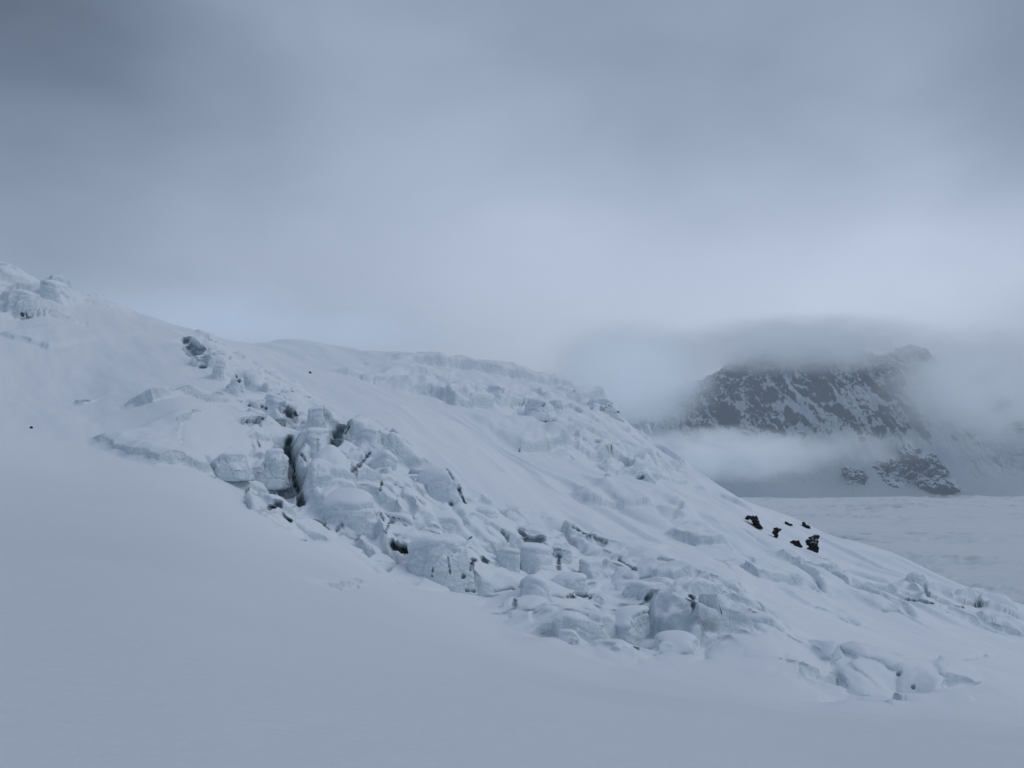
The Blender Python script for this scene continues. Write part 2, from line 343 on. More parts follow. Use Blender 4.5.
def build_near():
    t_in = np.arange(-30, 1056, 1.0)
    left = np.linspace(-470, -31, 60); right = np.linspace(1057, 1500, 60)
    pxs = np.r_[left, t_in, right]
    ts = (pxs - 512) / F / CT
    ys = np.r_[np.exp(np.arange(math.log(1.8), math.log(34), 0.016)),
               np.exp(np.arange(math.log(34), math.log(62), 0.006)),
               np.exp(np.arange(math.log(62), math.log(130), 0.00165)),
               np.exp(np.arange(math.log(130), math.log(290), 0.003)),
               np.exp(np.arange(math.log(290), math.log(640), 0.02))]
    T, Y = np.meshgrid(ts, ys); X = T * Y
    R, C = X.shape
    x, y = X.ravel(), Y.ravel()
    z = base_z(x, y)
    dark = np.zeros(x.shape); rough = np.zeros(x.shape)
    # long soft folds running with the flow of the ice
    dirx, diry = 43 / 78., -65 / 78.
    al, ac = x * dirx + y * diry, -x * diry + y * dirx
    far = sstep(60, 110, y)
    z += far * (fbm2(al / 70, ac / 16, 3, 5) * 1.5 + fbm2(al / 26, ac / 6, 3, 6) * 0.5)
    # wind-cut ledges stepping down the flow
    for sa, sb, am, sd, th in ((80, 26, 1.5, 71, 0.0), (30, 12, 0.25, 73, 0.15)):
        t_ = fbm2(al / sa, ac / sb, 3, sd) * 4.0 + ac / (sb * 1.6)
        fr = t_ - np.floor(t_)
        saw = sstep(0.62, 1.0, fr) - fr
        z += -saw * am * sstep(-0.22, -0.02, x / np.maximum(y, 1)) * (1 - 0.6 * sstep(215, 245, y)) * sstep(95, 135, y) * sstep(th, th + .35, fbm2(x / 55, y / 55, 2, sd + 1) + 0.25)
    z += (1 - sstep(30, 120, y)) * fbm2(x / 14, y / 14, 3, 7) * 0.25 * sstep(4, 20, y)
    z += fbm2(al / 5, ac / 1.6, 3, 8) * 0.05 * far
    z += fbm2(x / 60, y / 60, 2, 9) * 0.8 * sstep(30, 90, y)
    for px, py, rx, ry, h in MOUNDS:
        c = at(px, py)
        k = (np.abs(x - c[0]) < 3 * rx) & (np.abs(y - c[1]) < 3 * ry)
        q = ((x[k] - c[0]) / rx) ** 2 + ((y[k] - c[1]) / ry) ** 2
        z[k] += h * np.exp(-q)
    for s_ in SER:                          # drifted snow lying against the back of every block
        x0_, y0_, x1_, y1_ = s_[:4]
        g = at((x0_ + x1_) / 2, y1_); ww = (x1_ - x0_) * g[1] / F; hh = (y1_ - y0_) * g[1] / F
        cxx, cyy = g[0] * (1 + ww / g[1]), g[1] + ww * 1.0
        k = (np.abs(x - cxx) < 2.5 * ww) & (np.abs(y - cyy) < 3 * ww)
        q = ((x[k] - cxx) / (ww * .75)) ** 2 + ((y[k] - cyy) / (ww * .85)) ** 2
        z[k] += (0.04 if 545 < x0_ < 630 and y0_ < 575 else 0.30) * hh * np.exp(-q)
    z += 1.0 * region(x, y, [(500,590),(560,560),(640,585),(720,600),(800,640),(780,668),(640,668),(540,650)], 3)
    z += 0.5 * region(x, y, [(262,500),(300,430),(400,455),(470,520),(500,590),(400,580),(320,545)], 3)
    # warped coordinates so that nothing runs straight
    k = (y > 45) & (y < 320)
    wx, wy = x.copy(), y.copy()
    wx[k] += fbm2(x[k] / 9, y[k] / 9, 4, 21) * 2.2
    wy[k] += fbm2(x[k] / 9, y[k] / 9, 4, 22) * 2.2
    for poly, fe, cell, amp, seed in CHAOS:
        m = region(x, y, poly, fe)
        k = m > 0.003
        xx, yy, mm = wx[k], wy[k], m[k]
        f1, e1, i1, dx, dy = voronoi(xx, yy, cell, seed)
        shp = 7 if seed == 16 else 34
        hgt = 1.9 * amp * soft_blocks(xx, yy, cell, seed, shp) + 0.95 * amp * soft_blocks(xx + 3.3, yy, cell * 0.45, seed + 5, 22)
        gate = sstep(0.05, 0.45, fbm2(xx / 15, yy / 15, 2, seed + 9))
        tr = (1 - sstep(0.0, 0.14 * cell, e1)) * gate
        if seed == 16: gate = gate * 0
        tr = tr * gate; thin = (1 - sstep(0.0, 0.055 * cell, e1)) * sstep(0.1, 0.4, fbm2(xx / 6, yy / 6, 2, seed + 19))
        if seed == 16: thin = thin * 0
        hgt = hgt - amp * 0.5 * tr - 0.55 * amp * thin + fbm2(xx / 3.0, yy / 3.0, 5, seed + 3, ridged=True) * 0.16 * amp
        vary = 0.52 + 0.62 * sstep(-0.25, 0.25, fbm2(xx / 17, yy / 17, 2, seed + 29))
        z[k] += hgt * mm * (vary if seed != 16 else 1.0)
        rough[k] = np.maximum(rough[k], mm)
        dark[k] = np.maximum(dark[k], (0.25 * tr ** 2 + 0.55 * thin) * mm)  # shade painted into the trenches between blocks
    for pix, H, L, w in SCARPS:
        P = ats(pix)
        lo, hi = P.min(0) - 3 * L, P.max(0) + 3 * L
        k = (x > lo[0]) & (x < hi[0]) & (y > lo[1]) & (y < hi[1])
        d, s = poly_dist(wx[k] * 0.7 + x[k] * 0.3, wy[k] * 0.7 + y[k] * 0.3, P)
        tap = sstep(0, 0.16, s) * sstep(0, 0.16, 1 - s)
        n = 0.8 + 0.5 * fbm2(x[k] / 6, y[k] / 6, 3, 77)
        up = np.where(d > 0, np.exp(-(np.abs(d) / L) ** 1.4), 1)
        prof = sstep(-w * 0.5, w * 0.5, d) * up * H
        prof = prof - 0.25 * H * np.exp(-(d / (0.35 * H + w)) ** 2) * (d < 0)
        z[k] += prof * tap * n
    for pix, w, dep, dk in CRACKS:
        P = ats(pix)
        lo, hi = P.min(0) - 5 * w - 2, P.max(0) + 5 * w + 2
        k = (x > lo[0]) & (x < hi[0]) & (y > lo[1]) & (y < hi[1])
        qx = x[k] + (wx[k] - x[k]) * min(1, w * 0.5); qy = y[k] + (wy[k] - y[k]) * min(1, w * 0.5)
        d, s = poly_dist(qx, qy, P)
        tap = sstep(0, 0.2, s) * sstep(0, 0.2, 1 - s) if len(P) > 2 else 0.4 + 0.6 * sstep(0, .3, s) * sstep(0, .3, 1 - s)
        g = np.exp(-(np.abs(d) / w) ** 2.6) * tap
        z[k] -= dep * g
        dark[k] = np.maximum(dark[k], np.clip(g * 1.5 - 0.25, 0, 1) * dk)
    # faces are rough: push steep ground sideways a little
    Z = z.reshape(R, C)
    DKg = dark.reshape(R, C)
    for _ in range(2):
        Zb = Z.copy(); Zb[1:-1, 1:-1] = (Z[1:-1, 1:-1] * 4 + (Z[:-2, 1:-1] + Z[2:, 1:-1]) * 1 + (Z[1:-1, :-2] + Z[1:-1, 2:]) * 1) / 8
        Z = Zb
    gy = np.gradient(Z, axis=0) / np.maximum(np.gradient(Y, axis=0), 1e-3)
    gx = np.gradient(Z, axis=1) / np.maximum(np.gradient(X, axis=1), 1e-3)
    st = sstep(0.45, 1.4, np.hypot(gx, gy)) * (Y > 50) * (Y < 270)
    k = st > 0.01
    P3 = np.c_[X[k], Y[k], Z[k]]
    n1, n2 = fbm3(P3, 2.6, 4, 91), fbm3(P3, 2.6, 4, 92)
    X = X.copy(); Y = Y.copy()
    X[k] += n1 * 0.75 * st[k]; Y[k] += n2 * 0.75 * st[k]
    return X, Y, Z, dark.reshape(R, C), rough.reshape(R, C)

def grid_mesh(name, X, Y, Z, mat, mask=None, attrs=None, smooth=True):
    R, C = X.shape
    co = np.stack([X, Y, Z], -1).reshape(-1, 3).astype(np.float32)
    i = np.arange(R * C).reshape(R, C)
    q = np.stack([i[:-1, :-1], i[:-1, 1:], i[1:, 1:], i[1:, :-1]], -1).reshape(-1, 4)
    if mask is not None:
        q = q[mask.ravel()]
        used, inv = np.unique(q, return_inverse=True)
        q = inv.reshape(-1, 4)
        co = co[used]
        attrs = {k: v.ravel()[used] for k, v in (attrs or {}).items()}
    else:
        attrs = {k: v.ravel() for k, v in (attrs or {}).items()}
    return raw_mesh(name, co, q, mat, attrs, smooth)
def raw_mesh(name, co, faces, mat, attrs=None, smooth=True, parent=None):
    me = bpy.data.meshes.new(name)
    faces = np.asarray(faces, np.int32); n = faces.shape[1]
    me.vertices.add(len(co)); me.vertices.foreach_set('co', np.asarray(co, np.float32).ravel())
    me.loops.add(faces.size); me.loops.foreach_set('vertex_index', faces.ravel())
    me.polygons.add(len(faces)); me.polygons.foreach_set('loop_start', np.arange(0, faces.size, n, dtype=np.int32))
    me.polygons.foreach_set('loop_total', np.full(len(faces), n, np.int32))
    me.polygons.foreach_set('use_smooth', np.full(len(faces), smooth, bool))
    for k, v in (attrs or {}).items():
        a = me.attributes.new(k, 'FLOAT', 'POINT'); a.data.foreach_set('value', np.asarray(v, np.float32).ravel())
    me.update(); me.validate()
    me.materials.append(mat)
    o = bpy.data.objects.new(name, me); COL.objects.link(o)
    if parent: o.parent = parent
    return o
def tag(o, label=None, cat=None, group=None, kind=None):
    if label: o['label'] = label
    if cat: o['category'] = cat
    if group: o['group'] = group
    if kind: o['kind'] = kind
    return o

# ------------------------------------------------------------------ node helper
class N:
    def __init__(s, nt): s.nt = nt
    def new(s, t, **kw):
        n = s.nt.nodes.new(t)
        for k, v in kw.items(): setattr(n, k, v)
        return n
    def put(s, sock, v):
        if isinstance(v, bpy.types.NodeSocket): s.nt.links.new(v, sock)
        else: sock.default_value = v
    def math(s, op, a, b=0.0, c=0.0, clamp=False):
        n = s.new('ShaderNodeMath', operation=op, use_clamp=clamp)
        s.put(n.inputs[0], a); s.put(n.inputs[1], b); s.put(n.inputs[2], c)
        return n.outputs[0]
    def vmath(s, op, a, b=(0, 0, 0)):
        n = s.new('ShaderNodeVectorMath', operation=op)
        s.put(n.inputs[0], a); s.put(n.inputs[1], b)
        return n.outputs['Value'] if op in ('DOT_PRODUCT', 'LENGTH') else n.outputs[0]
    def noise(s, vec, scale, detail=4, rough=0.5, dist=0.0):
        n = s.new('ShaderNodeTexNoise'); s.put(n.inputs['Vector'], vec)
        n.inputs['Scale'].default_value = scale; n.inputs['Detail'].default_value = detail
        n.inputs['Roughness'].default_value = rough; n.inputs['Distortion'].default_value = dist
        return n.outputs['Fac']
    def mapr(s, v, a, b, c=0.0, d=1.0, smooth=True):
        n = s.new('ShaderNodeMapRange', interpolation_type='SMOOTHSTEP' if smooth else 'LINEAR')
        s.put(n.inputs[0], v)
        for k, q in zip((1, 2, 3, 4), (a, b, c, d)): n.inputs[k].default_value = q
        return n.outputs[0]
    def mix(s, f, a, b):
        n = s.new('ShaderNodeMix', data_type='RGBA'); s.put(n.inputs['Factor'], f)
        s.put(n.inputs[6], a); s.put(n.inputs[7], b)
        return n.outputs[2]
    def mapping(s, v, scale=(1, 1, 1), rot=(0, 0, 0)):
        n = s.new('ShaderNodeMapping'); s.put(n.inputs[0], v)
        n.inputs['Scale'].default_value = scale; n.inputs['Rotation'].default_value = rot
        return n.outputs[0]
    def bump(s, h, strength, dist, nrm=None):
        n = s.new('ShaderNodeBump'); n.inputs['Strength'].default_value = strength
        n.inputs['Distance'].default_value = dist; s.put(n.inputs['Height'], h)
        if nrm is not None: s.put(n.inputs['Normal'], nrm)
        return n.outputs[0]
def new_mat(name):
    m = bpy.data.materials.new(name); m.use_nodes = True
    m.node_tree.nodes.clear()
    n = N(m.node_tree); out = n.new('ShaderNodeOutputMaterial')
    return m, n, out

SNOW = (0.80, 0.85, 0.90, 1); SNOW2 = (0.75, 0.80, 0.86, 1)
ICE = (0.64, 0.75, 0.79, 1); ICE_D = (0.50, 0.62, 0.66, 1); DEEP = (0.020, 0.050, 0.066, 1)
def snow_material(name, ice_from=0.74, ice_to=0.25, bump=0.7, ripple=True, tone=1.0):
    m, n, out = new_mat(name)
    geo = n.new('ShaderNodeNewGeometry'); P = geo.outputs['Position']; Nn = geo.outputs['Normal']
    sep = n.new('ShaderNodeSeparateXYZ'); n.put(sep.inputs[0], Nn)
    nz = sep.outputs[2]
    big = n.noise(P, 0.22, 5, 0.6); mid = n.noise(P, 1.4, 6, 0.6)
    nz2 = n.math('ADD', nz, n.math('MULTIPLY', n.math('SUBTRACT', big, 0.5), 0.35))
    nz2 = n.math('ADD', nz2, n.math('MULTIPLY', n.math('SUBTRACT', mid, 0.5), 0.30))
    steep = n.mapr(nz2, ice_to, ice_from, 1.0, 0.0)
    # layered bands in the broken faces
    band = n.noise(n.mapping(P, (0.25, 0.25, 2.2)), 1.0, 4, 0.55, 0.4)
    ice = n.mix(n.mapr(band, 0.35, 0.75), ICE, ICE_D)
    ice = n.mix(n.mapr(n.noise(P, 2.3, 5, 0.65), 0.48, 0.62), ice, (0.74, 0.81, 0.88, 1))
    snow = n.mix(n.noise(P, 0.06, 3, 0.5), SNOW, SNOW2)
    oa = n.new('ShaderNodeAttribute', attribute_name='vert_field')
    snow = n.mix(n.math('MULTIPLY', oa.outputs['Fac'], 0.15, clamp=True), snow, (0.02, 0.03, 0.10, 1))  # near snow darkened: its shade is painted into the colour
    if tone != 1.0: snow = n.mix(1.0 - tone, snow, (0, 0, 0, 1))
    col = n.mix(n.math('MULTIPLY', steep, 0.85), snow, ice)
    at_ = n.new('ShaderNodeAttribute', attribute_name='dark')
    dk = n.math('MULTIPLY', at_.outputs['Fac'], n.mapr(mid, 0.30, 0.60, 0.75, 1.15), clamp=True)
    col = n.mix(dk, col, DEEP)  # painted into the colour: cavity shade, dark blue ice, valley streaks
    b = n.new('ShaderNodeBsdfPrincipled')
    n.put(b.inputs['Base Color'], col); b.inputs['Roughness'].default_value = 0.75
    b.inputs['Specular IOR Level'].default_value = 0.25
    fine = n.noise(n.mapping(P, (1, 1, 1.6)), 0.9, 8, 0.62, 0.3)
    cr = n.new('ShaderNodeTexVoronoi', feature='DISTANCE_TO_EDGE'); n.put(cr.inputs['Vector'], n.mapping(P, (0.5, 0.5, 0.35))); cr.inputs['Scale'].default_value = 0.8
    h = n.math('ADD', n.math('MULTIPLY', fine, n.mapr(steep, 0.05, 0.8, 0.10, 1.0)),
               n.math('MULTIPLY', n.mapr(cr.outputs['Distance'], 0.0, 0.05), n.math('MULTIPLY', steep, 0.20)))
    if ripple:
        rp = n.noise(n.mapping(P, (0.9, 3.5, 1), (0, 0, rad(-25))), 1.2, 5, 0.6, 0.6)
        h = n.math('ADD', h, n.math('MULTIPLY', rp, 0.06))
    n.put(b.inputs['Normal'], n.bump(h, bump, 0.8))
    n.put(out.inputs[0], b.outputs[0])
    return m

def rock_material(name, rock, snow_cover, scale=1.0, lo=0.42, hi=0.62, slope_w=1.0, noise_w=1.5, snow=(0.74, 0.80, 0.88, 1)):
    m, n, out = new_mat(name)
    geo = n.new('ShaderNodeNewGeometry'); P = geo.outputs['Position']
    sep = n.new('ShaderNodeSeparateXYZ'); n.put(sep.inputs[0], geo.outputs['Normal'])
    nse = n.noise(n.mapping(P, (1, 1, 0.42)), 0.5 * scale, 13, 0.80, 0.2)
    tone = n.noise(P, 0.9 * scale, 6, 0.6)
    col = n.mix(tone, (rock[0] * 0.6, rock[1] * 0.6, rock[2] * 0.6, 1), (rock[0] * 1.5, rock[1] * 1.5, rock[2] * 1.5, 1))
    v = n.math('ADD', n.math('MULTIPLY', sep.outputs[2], slope_w), n.math('MULTIPLY', n.math('SUBTRACT', nse, 0.5), noise_w))
    v = n.math('ADD', v, snow_cover)
    if scale < 0.06:                       # the ribs of the face are bare, its gullies hold snow
        ra = n.new('ShaderNodeAttribute', attribute_name='rib')
        v = n.math('SUBTRACT', v, n.math('MULTIPLY', ra.outputs['Fac'], 1.15))
    col = n.mix(n.mapr(v, lo, hi), col, snow)
    b = n.new('ShaderNodeBsdfPrincipled'); n.put(b.inputs['Base Color'], col); b.inputs['Roughness'].default_value = 0.9
    b.inputs['Specular IOR Level'].default_value = 0.2
    n.put(b.inputs['Normal'], n.bump(n.noise(P, 1.2 * scale, 8, 0.65), 0.9, 0.8 / scale))
    n.put(out.inputs[0], b.outputs[0])
    return m

M_SNOW = snow_material('wind_packed_snow', tone=0.98)  # tone adds slightly to the shade painted on the foreground
M_GLAC = snow_material('broken_glacier_snow', 0.70, 0.10, 0.6)
M_BLOCK = snow_material('serac_ice', 0.58, -0.10, 0.6, False)
M_CAP = snow_material('fresh_snow_cap', 0.2, -0.4, 0.5, False)
M_BLUE = snow_material('bare_glacier_ice', 0.86, 0.25, 0.7, False)
M_VALLEY = snow_material('valley_glacier_snow', 0.995, 0.90, 0.3, False, tone=0.88)
M_MOUNT = rock_material('alpine_rock_and_snow', (0.030, 0.037, 0.044), 0.60, 0.055, 0.40, 0.64, 1.2, 1.9, (0.46, 0.52, 0.58, 1))  # snow colour lowered to paint in the shade on the face
M_ROCK = rock_material('bare_dark_rock', (0.024, 0.026, 0.030), -0.42, 1.8)
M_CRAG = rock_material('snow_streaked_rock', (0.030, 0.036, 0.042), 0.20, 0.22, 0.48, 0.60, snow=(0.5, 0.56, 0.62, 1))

# ------------------------------------------------------------------ near glacier
X, Y, Z, DK, RG = build_near()
NEAR_SHADE = (1 - sstep(30, 85, Y)) * (0.85 + 0.3 * fbm2(X.ravel() / 18, Y.ravel() / 18, 3, 88).reshape(X.shape))  # duller sky light on near snow, painted in and fading with distance
FP = ats([p for p in FRONT if p[0] >= 0])
FPoly = np.vstack([[-900, 500], [-260, 300], FP, [120, 62], [120, -5], [-900, -5]])
cx, cy = (X[:-1, :-1] + X[1:, 1:]) / 2, (Y[:-1, :-1] + Y[1:, 1:]) / 2
FM = inside(cx.ravel(), cy.ravel(), FPoly).reshape(cx.shape)
front = grid_mesh('snow_slope', X, Y, Z, M_SNOW, FM, {'dark': DK, 'vert_field': NEAR_SHADE}); tag(front, kind='structure')
glac = grid_mesh('glacier', X, Y, Z, M_GLAC, ~FM, {'dark': DK, 'vert_field': NEAR_SHADE}); tag(glac, kind='structure')
print('near', time.time() - T0)

_ts = X[0] / Y[0]; _ysr = Y[:, 0]
def ground_z(x, y):
    j = int(np.clip(np.searchsorted(_ysr, y), 1, len(_ysr) - 1)); i = int(np.clip(np.searchsorted(_ts, x / y), 1, len(_ts) - 1))
    return float(Z[j, i])

# ------------------------------------------------------------------ seracs
def ico(sub):
    bm = bmesh.new(); bmesh.ops.create_icosphere(bm, subdivisions=sub, radius=1)
    co = np.array([v.co[:] for v in bm.verts]); f = np.array([[v.index for v in q.verts] for q in bm.faces]); bm.free()
    return co, f
ICO5, ICO6, ICO4 = ico(6), ico(7), ico(5)
def chunk(name, c, w, d, h, yaw=0, seed=1, sides=6, k=14, rough=0.05, lean=0.0, topt=(0, 0), mat=None, geo=None, dark=None, nsz=0.45, cap=0.5, parent=None, cracks=0.0, tuck=-0.05, flare=0.55, warp=0.15, snowcap=False):
    rng = np.random.RandomState(seed)
    D, Fc = geo or ICO5
    pl = []
    a0 = rng.rand() * 6.28
    for i in range(sides):
        a = a0 + (i + rng.uniform(-0.28, 0.28)) * 6.28 / sides
        el = rng.uniform(tuck, flare)
        pl.append((math.cos(a) * math.cos(el), math.sin(a) * math.cos(el), math.sin(el), rng.uniform(0.70, 1.0)))
    tx, ty = topt[0] + rng.uniform(-.10, .10), topt[1] + rng.uniform(-.10, .10)
    nn = np.array([tx, ty, 1.0]); nn /= np.linalg.norm(nn); pl.append((*nn, 0.9))
    for _ in range(4):                     # broken corners
        a = rng.rand() * 6.28; el = rng.uniform(0.35, 1.1)
        pl.append((math.cos(a) * math.cos(el), math.sin(a) * math.cos(el), math.sin(el), rng.uniform(0.86, 1.02)))
    pl.append((0, 0, -1, 0.9))
    s = 0
    for nx, ny, nz, o in pl:
        dd = np.maximum(D @ np.array([nx, ny, nz]), 0) / o
        s = s + dd ** k
    r = s ** (-1.0 / k)
    p = D * r[:, None] * np.array([w / 2, d / 2, h / 2])
    size = (w + h) / 2
    nrm = p / np.array([w, d, h]) ** 2; nrm /= np.linalg.norm(nrm, axis=1)[:, None]
    topness = sstep(0.35, 0.9, D[:, 2])
    q = p + seed * 13.7
    disp = fbm3(q, size * nsz, 5, seed) * rough * size + fbm3(q, size * 0.8, 2, seed + 3) * warp * size
    disp -= np.clip(fbm3(q * np.array([1, 1, 0.35]), size * 0.5, 4, seed + 7, ridged=True) - 0.55, 0, 1) * rough * 3.0 * size * (1 - topness)
    disp *= (1 - topness * (1 - cap))
    p = p + nrm * disp[:, None]
    dk = np.zeros(len(p))
    if cracks > 0:
        wob = fbm3(q, size * 0.25, 3, seed + 41) * 0.05 * size
        g = 0
        for cxk, z0, z1 in ((-0.05, -0.25, 0.12), (0.16, -0.3, 0.0), (-0.2, -0.05, 0.25)):
            dd = np.abs(p[:, 0] + wob - cxk * w + 0.12 * p[:, 2])
            g = np.maximum(g, (1 - sstep(0.0, 0.028 * w, dd)) * sstep(z0 - .06, z0 + .06, p[:, 2] / h) * (1 - sstep(z1 - .06, z1 + .06, p[:, 2] / h)))
        g = g * (1 - topness)
        p = p - nrm * (g * 0.03 * size)[:, None]; dk = g * cracks
    p[:, 0] += lean * (p[:, 2] + h / 2)
    ca, sa = math.cos(yaw), math.sin(yaw)
    p = np.c_[p[:, 0] * ca - p[:, 1] * sa, p[:, 0] * sa + p[:, 1] * ca, p[:, 2]]
    if dark is not None: dk = np.maximum(dk, dark)
    o = raw_mesh(name, p, Fc, mat or M_BLOCK, {'dark': dk}, parent=parent)
    o.location = c
    if snowcap:                            # drooping snow on the top of the block
        fn = np.cross(p[Fc[:, 1]] - p[Fc[:, 0]], p[Fc[:, 2]] - p[Fc[:, 0]])
        vn = np.zeros_like(p)
        for q3 in range(3): np.add.at(vn, Fc[:, q3], fn)
        vn /= np.linalg.norm(vn, axis=1)[:, None] + 1e-9
        nz = vn[:, 2] + fbm3(q, size * 0.35, 3, seed + 60) * 0.16
        keep = (nz > 0.36) & (p[:, 2] > -0.1 * h)
        fk = keep[Fc].all(1)
        lb = np.arange(len(p)); fa = Fc[fk]
        for _ in range(400):               # one connected cap: the largest
            mn = lb[fa].min(1); vert_field = lb.copy()
            for q3 in range(3): np.minimum.at(lb, fa[:, q3], mn)
            lb = lb[lb]
            if (vert_field == lb).all(): break
        if len(fa):
            vals, cnt = np.unique(lb[fa[:, 0]], return_counts=True)
            fk = fk & (lb[Fc[:, 0]] == vals[np.argmax(cnt)])
        if fk.sum() > 200:
            th = size * 0.085 * sstep(0.40, 0.66, nz) - 0.02 * size * (1 - sstep(0.36, 0.46, nz))
            pc = p + vn * th[:, None] * 0.6; pc[:, 2] += th * 0.5
            used, inv = np.unique(Fc[fk], return_inverse=True)
            raw_mesh('snow_cap', pc[used], inv.reshape(-1, 3), M_CAP, parent=o)
    return o

def serac(x0, y0, x1, y1, label, seed, depth=0.8, yaw=0.3, sides=6, k=14, rough=0.06, lean=0.0, topt=(0, 0), mat=None, sink=0.45, geo=None, cat='ice block', name='serac', group='ice blocks of the icefall', push=0.0, cracks=0.0, cap=0.35):
    """block whose visible part spans the photo box; its foot is at y1"""
    cxp = (x0 + x1) / 2; y0 = y0 + 0.13 * (y1 - y0)
    g = at(cxp, y1)
    Dm = g[1]
    w = (x1 - x0) * Dm / F; h = (y1 - y0) * Dm / F
    hh = h * (1 + sink)
    d = w * depth
    yc = g[1] + d * 0.40 + push
    zc = slope_of(y1) * g[1] + h / 2 - sink * h / 2
    c = (tan_of(cxp, (y0 + y1) / 2) * yc, yc, zc + (slope_of((y0+y1)/2)) * (yc - g[1]) * 1.0)
    o = chunk(name, c, w * 1.10, d, hh, yaw, seed, sides, k, rough, lean, topt, mat, geo, cracks=cracks, cap=cap, snowcap=True)
    return tag(o, label, cat, group)

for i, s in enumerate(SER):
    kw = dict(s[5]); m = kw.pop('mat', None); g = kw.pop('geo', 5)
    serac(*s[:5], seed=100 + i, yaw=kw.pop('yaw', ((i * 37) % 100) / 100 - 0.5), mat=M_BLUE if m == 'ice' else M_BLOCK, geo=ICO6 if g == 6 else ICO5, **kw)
print('seracs', time.time() - T0)

# ------------------------------------------------------------------ carve the cavities into ice and snow and paint their shade
from mathutils import Vector
bpy.context.view_layer.update()
_dg = bpy.context.evaluated_depsgraph_get()
def first_hit(px, py):
    v = (384 - py) / F
    d = Vector(((px - 512) / F, CT - v * ST, ST + v * CT)).normalized()
    ok, loc, nr, ix, ob, mx = sc.ray_cast(_dg, Vector((0, 0, 0)), d)
    return np.array(loc[:]) if ok else None
BR = []
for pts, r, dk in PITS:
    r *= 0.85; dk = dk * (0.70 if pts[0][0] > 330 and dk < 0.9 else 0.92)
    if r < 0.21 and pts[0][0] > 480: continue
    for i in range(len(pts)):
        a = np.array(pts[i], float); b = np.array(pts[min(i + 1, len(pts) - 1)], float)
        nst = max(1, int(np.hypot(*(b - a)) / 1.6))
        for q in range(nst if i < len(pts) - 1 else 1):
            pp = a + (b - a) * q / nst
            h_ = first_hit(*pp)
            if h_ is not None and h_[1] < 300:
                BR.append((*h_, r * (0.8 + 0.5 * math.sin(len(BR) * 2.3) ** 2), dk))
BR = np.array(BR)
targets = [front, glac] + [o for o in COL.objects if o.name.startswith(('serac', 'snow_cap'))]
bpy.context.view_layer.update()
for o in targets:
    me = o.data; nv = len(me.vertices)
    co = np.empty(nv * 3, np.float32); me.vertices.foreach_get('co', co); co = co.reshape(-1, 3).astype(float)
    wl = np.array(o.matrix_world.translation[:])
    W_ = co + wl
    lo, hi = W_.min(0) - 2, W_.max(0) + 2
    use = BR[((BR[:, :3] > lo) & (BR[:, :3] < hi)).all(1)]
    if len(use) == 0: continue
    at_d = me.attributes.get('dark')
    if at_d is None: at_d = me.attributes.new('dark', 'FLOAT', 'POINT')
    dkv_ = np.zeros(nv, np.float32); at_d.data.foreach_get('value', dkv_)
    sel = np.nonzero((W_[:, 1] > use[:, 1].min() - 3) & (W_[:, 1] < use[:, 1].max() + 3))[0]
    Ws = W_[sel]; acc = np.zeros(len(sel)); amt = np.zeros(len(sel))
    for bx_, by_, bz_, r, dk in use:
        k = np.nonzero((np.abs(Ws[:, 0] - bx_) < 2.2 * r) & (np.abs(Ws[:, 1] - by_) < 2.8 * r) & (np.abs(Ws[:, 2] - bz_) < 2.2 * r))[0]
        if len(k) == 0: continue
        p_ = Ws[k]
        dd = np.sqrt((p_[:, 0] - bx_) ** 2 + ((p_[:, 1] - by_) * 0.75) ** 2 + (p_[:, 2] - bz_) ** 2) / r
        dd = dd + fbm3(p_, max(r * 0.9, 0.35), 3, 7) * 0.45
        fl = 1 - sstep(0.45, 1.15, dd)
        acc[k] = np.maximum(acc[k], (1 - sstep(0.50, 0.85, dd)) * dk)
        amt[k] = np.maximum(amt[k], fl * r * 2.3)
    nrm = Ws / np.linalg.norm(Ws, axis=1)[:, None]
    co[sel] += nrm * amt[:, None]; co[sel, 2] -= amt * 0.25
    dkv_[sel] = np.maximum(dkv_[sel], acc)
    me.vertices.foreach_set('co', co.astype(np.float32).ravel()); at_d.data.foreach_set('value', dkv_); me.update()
print('pits', len(BR), time.time() - T0)

# ------------------------------------------------------------------ dark rocks on the ridge
ROCKS = [
 (747,520,5,4,'tiny dark rock furthest up the snowy ridge'),
 (758,522,13,13,'jagged black rock outcrop with an upright tip'),
 (775,535,10,13,'hook-shaped black rock below the jagged outcrop'),
 (789,528,7,3,'thin flat black rock just under the skyline'),
 (792,544,4,5,'small black rock left of the tallest dark rock'),
 (799,549,7,7,'squat black rock touching the tallest dark rock'),
 (811,549,11,20,'tallest black rock on the snowy ridge'),
 (806,529,5,4,'small speckled rock right at the skyline'),
 (853,540,7,5,'low pointed rock alone on the lower skyline'),
 (866,546,5,3,'last small rock down the lower skyline'),
]
for i, (px, py, w, h, lab) in enumerate(ROCKS):
    g = at(px, py + h / 2); D = g[1]
    zg = ground_z(g[0], g[1])
    ww, hh = w * D / F, h * D / F
    o = chunk('rock', (g[0], g[1], zg + hh * 0.34), ww * 0.75, ww * 1.5, hh * 0.82, 0.25 * math.sin(3.0 * i), 300 + i, 5, 9, 0.42, 0.25 * (-1) ** i, (0.3, -.2), M_ROCK, ICO5, cap=1.0, warp=0.5, nsz=0.3, tuck=-0.3, flare=0.3)
    tag(o, lab, 'rock', 'dark rocks poking through the ridge snow')
DOTS = [(267,464,'pebble-sized dark stone on the pale snow in the icefall gully, the upper of two'),(275,483,'pebble-sized dark stone on the pale snow in the icefall gully, the lower of two'),(310,374,'lone dark speck of rock on the upper snowfield'),(31,433,'lone dark speck of rock on the wide left snow slope')]
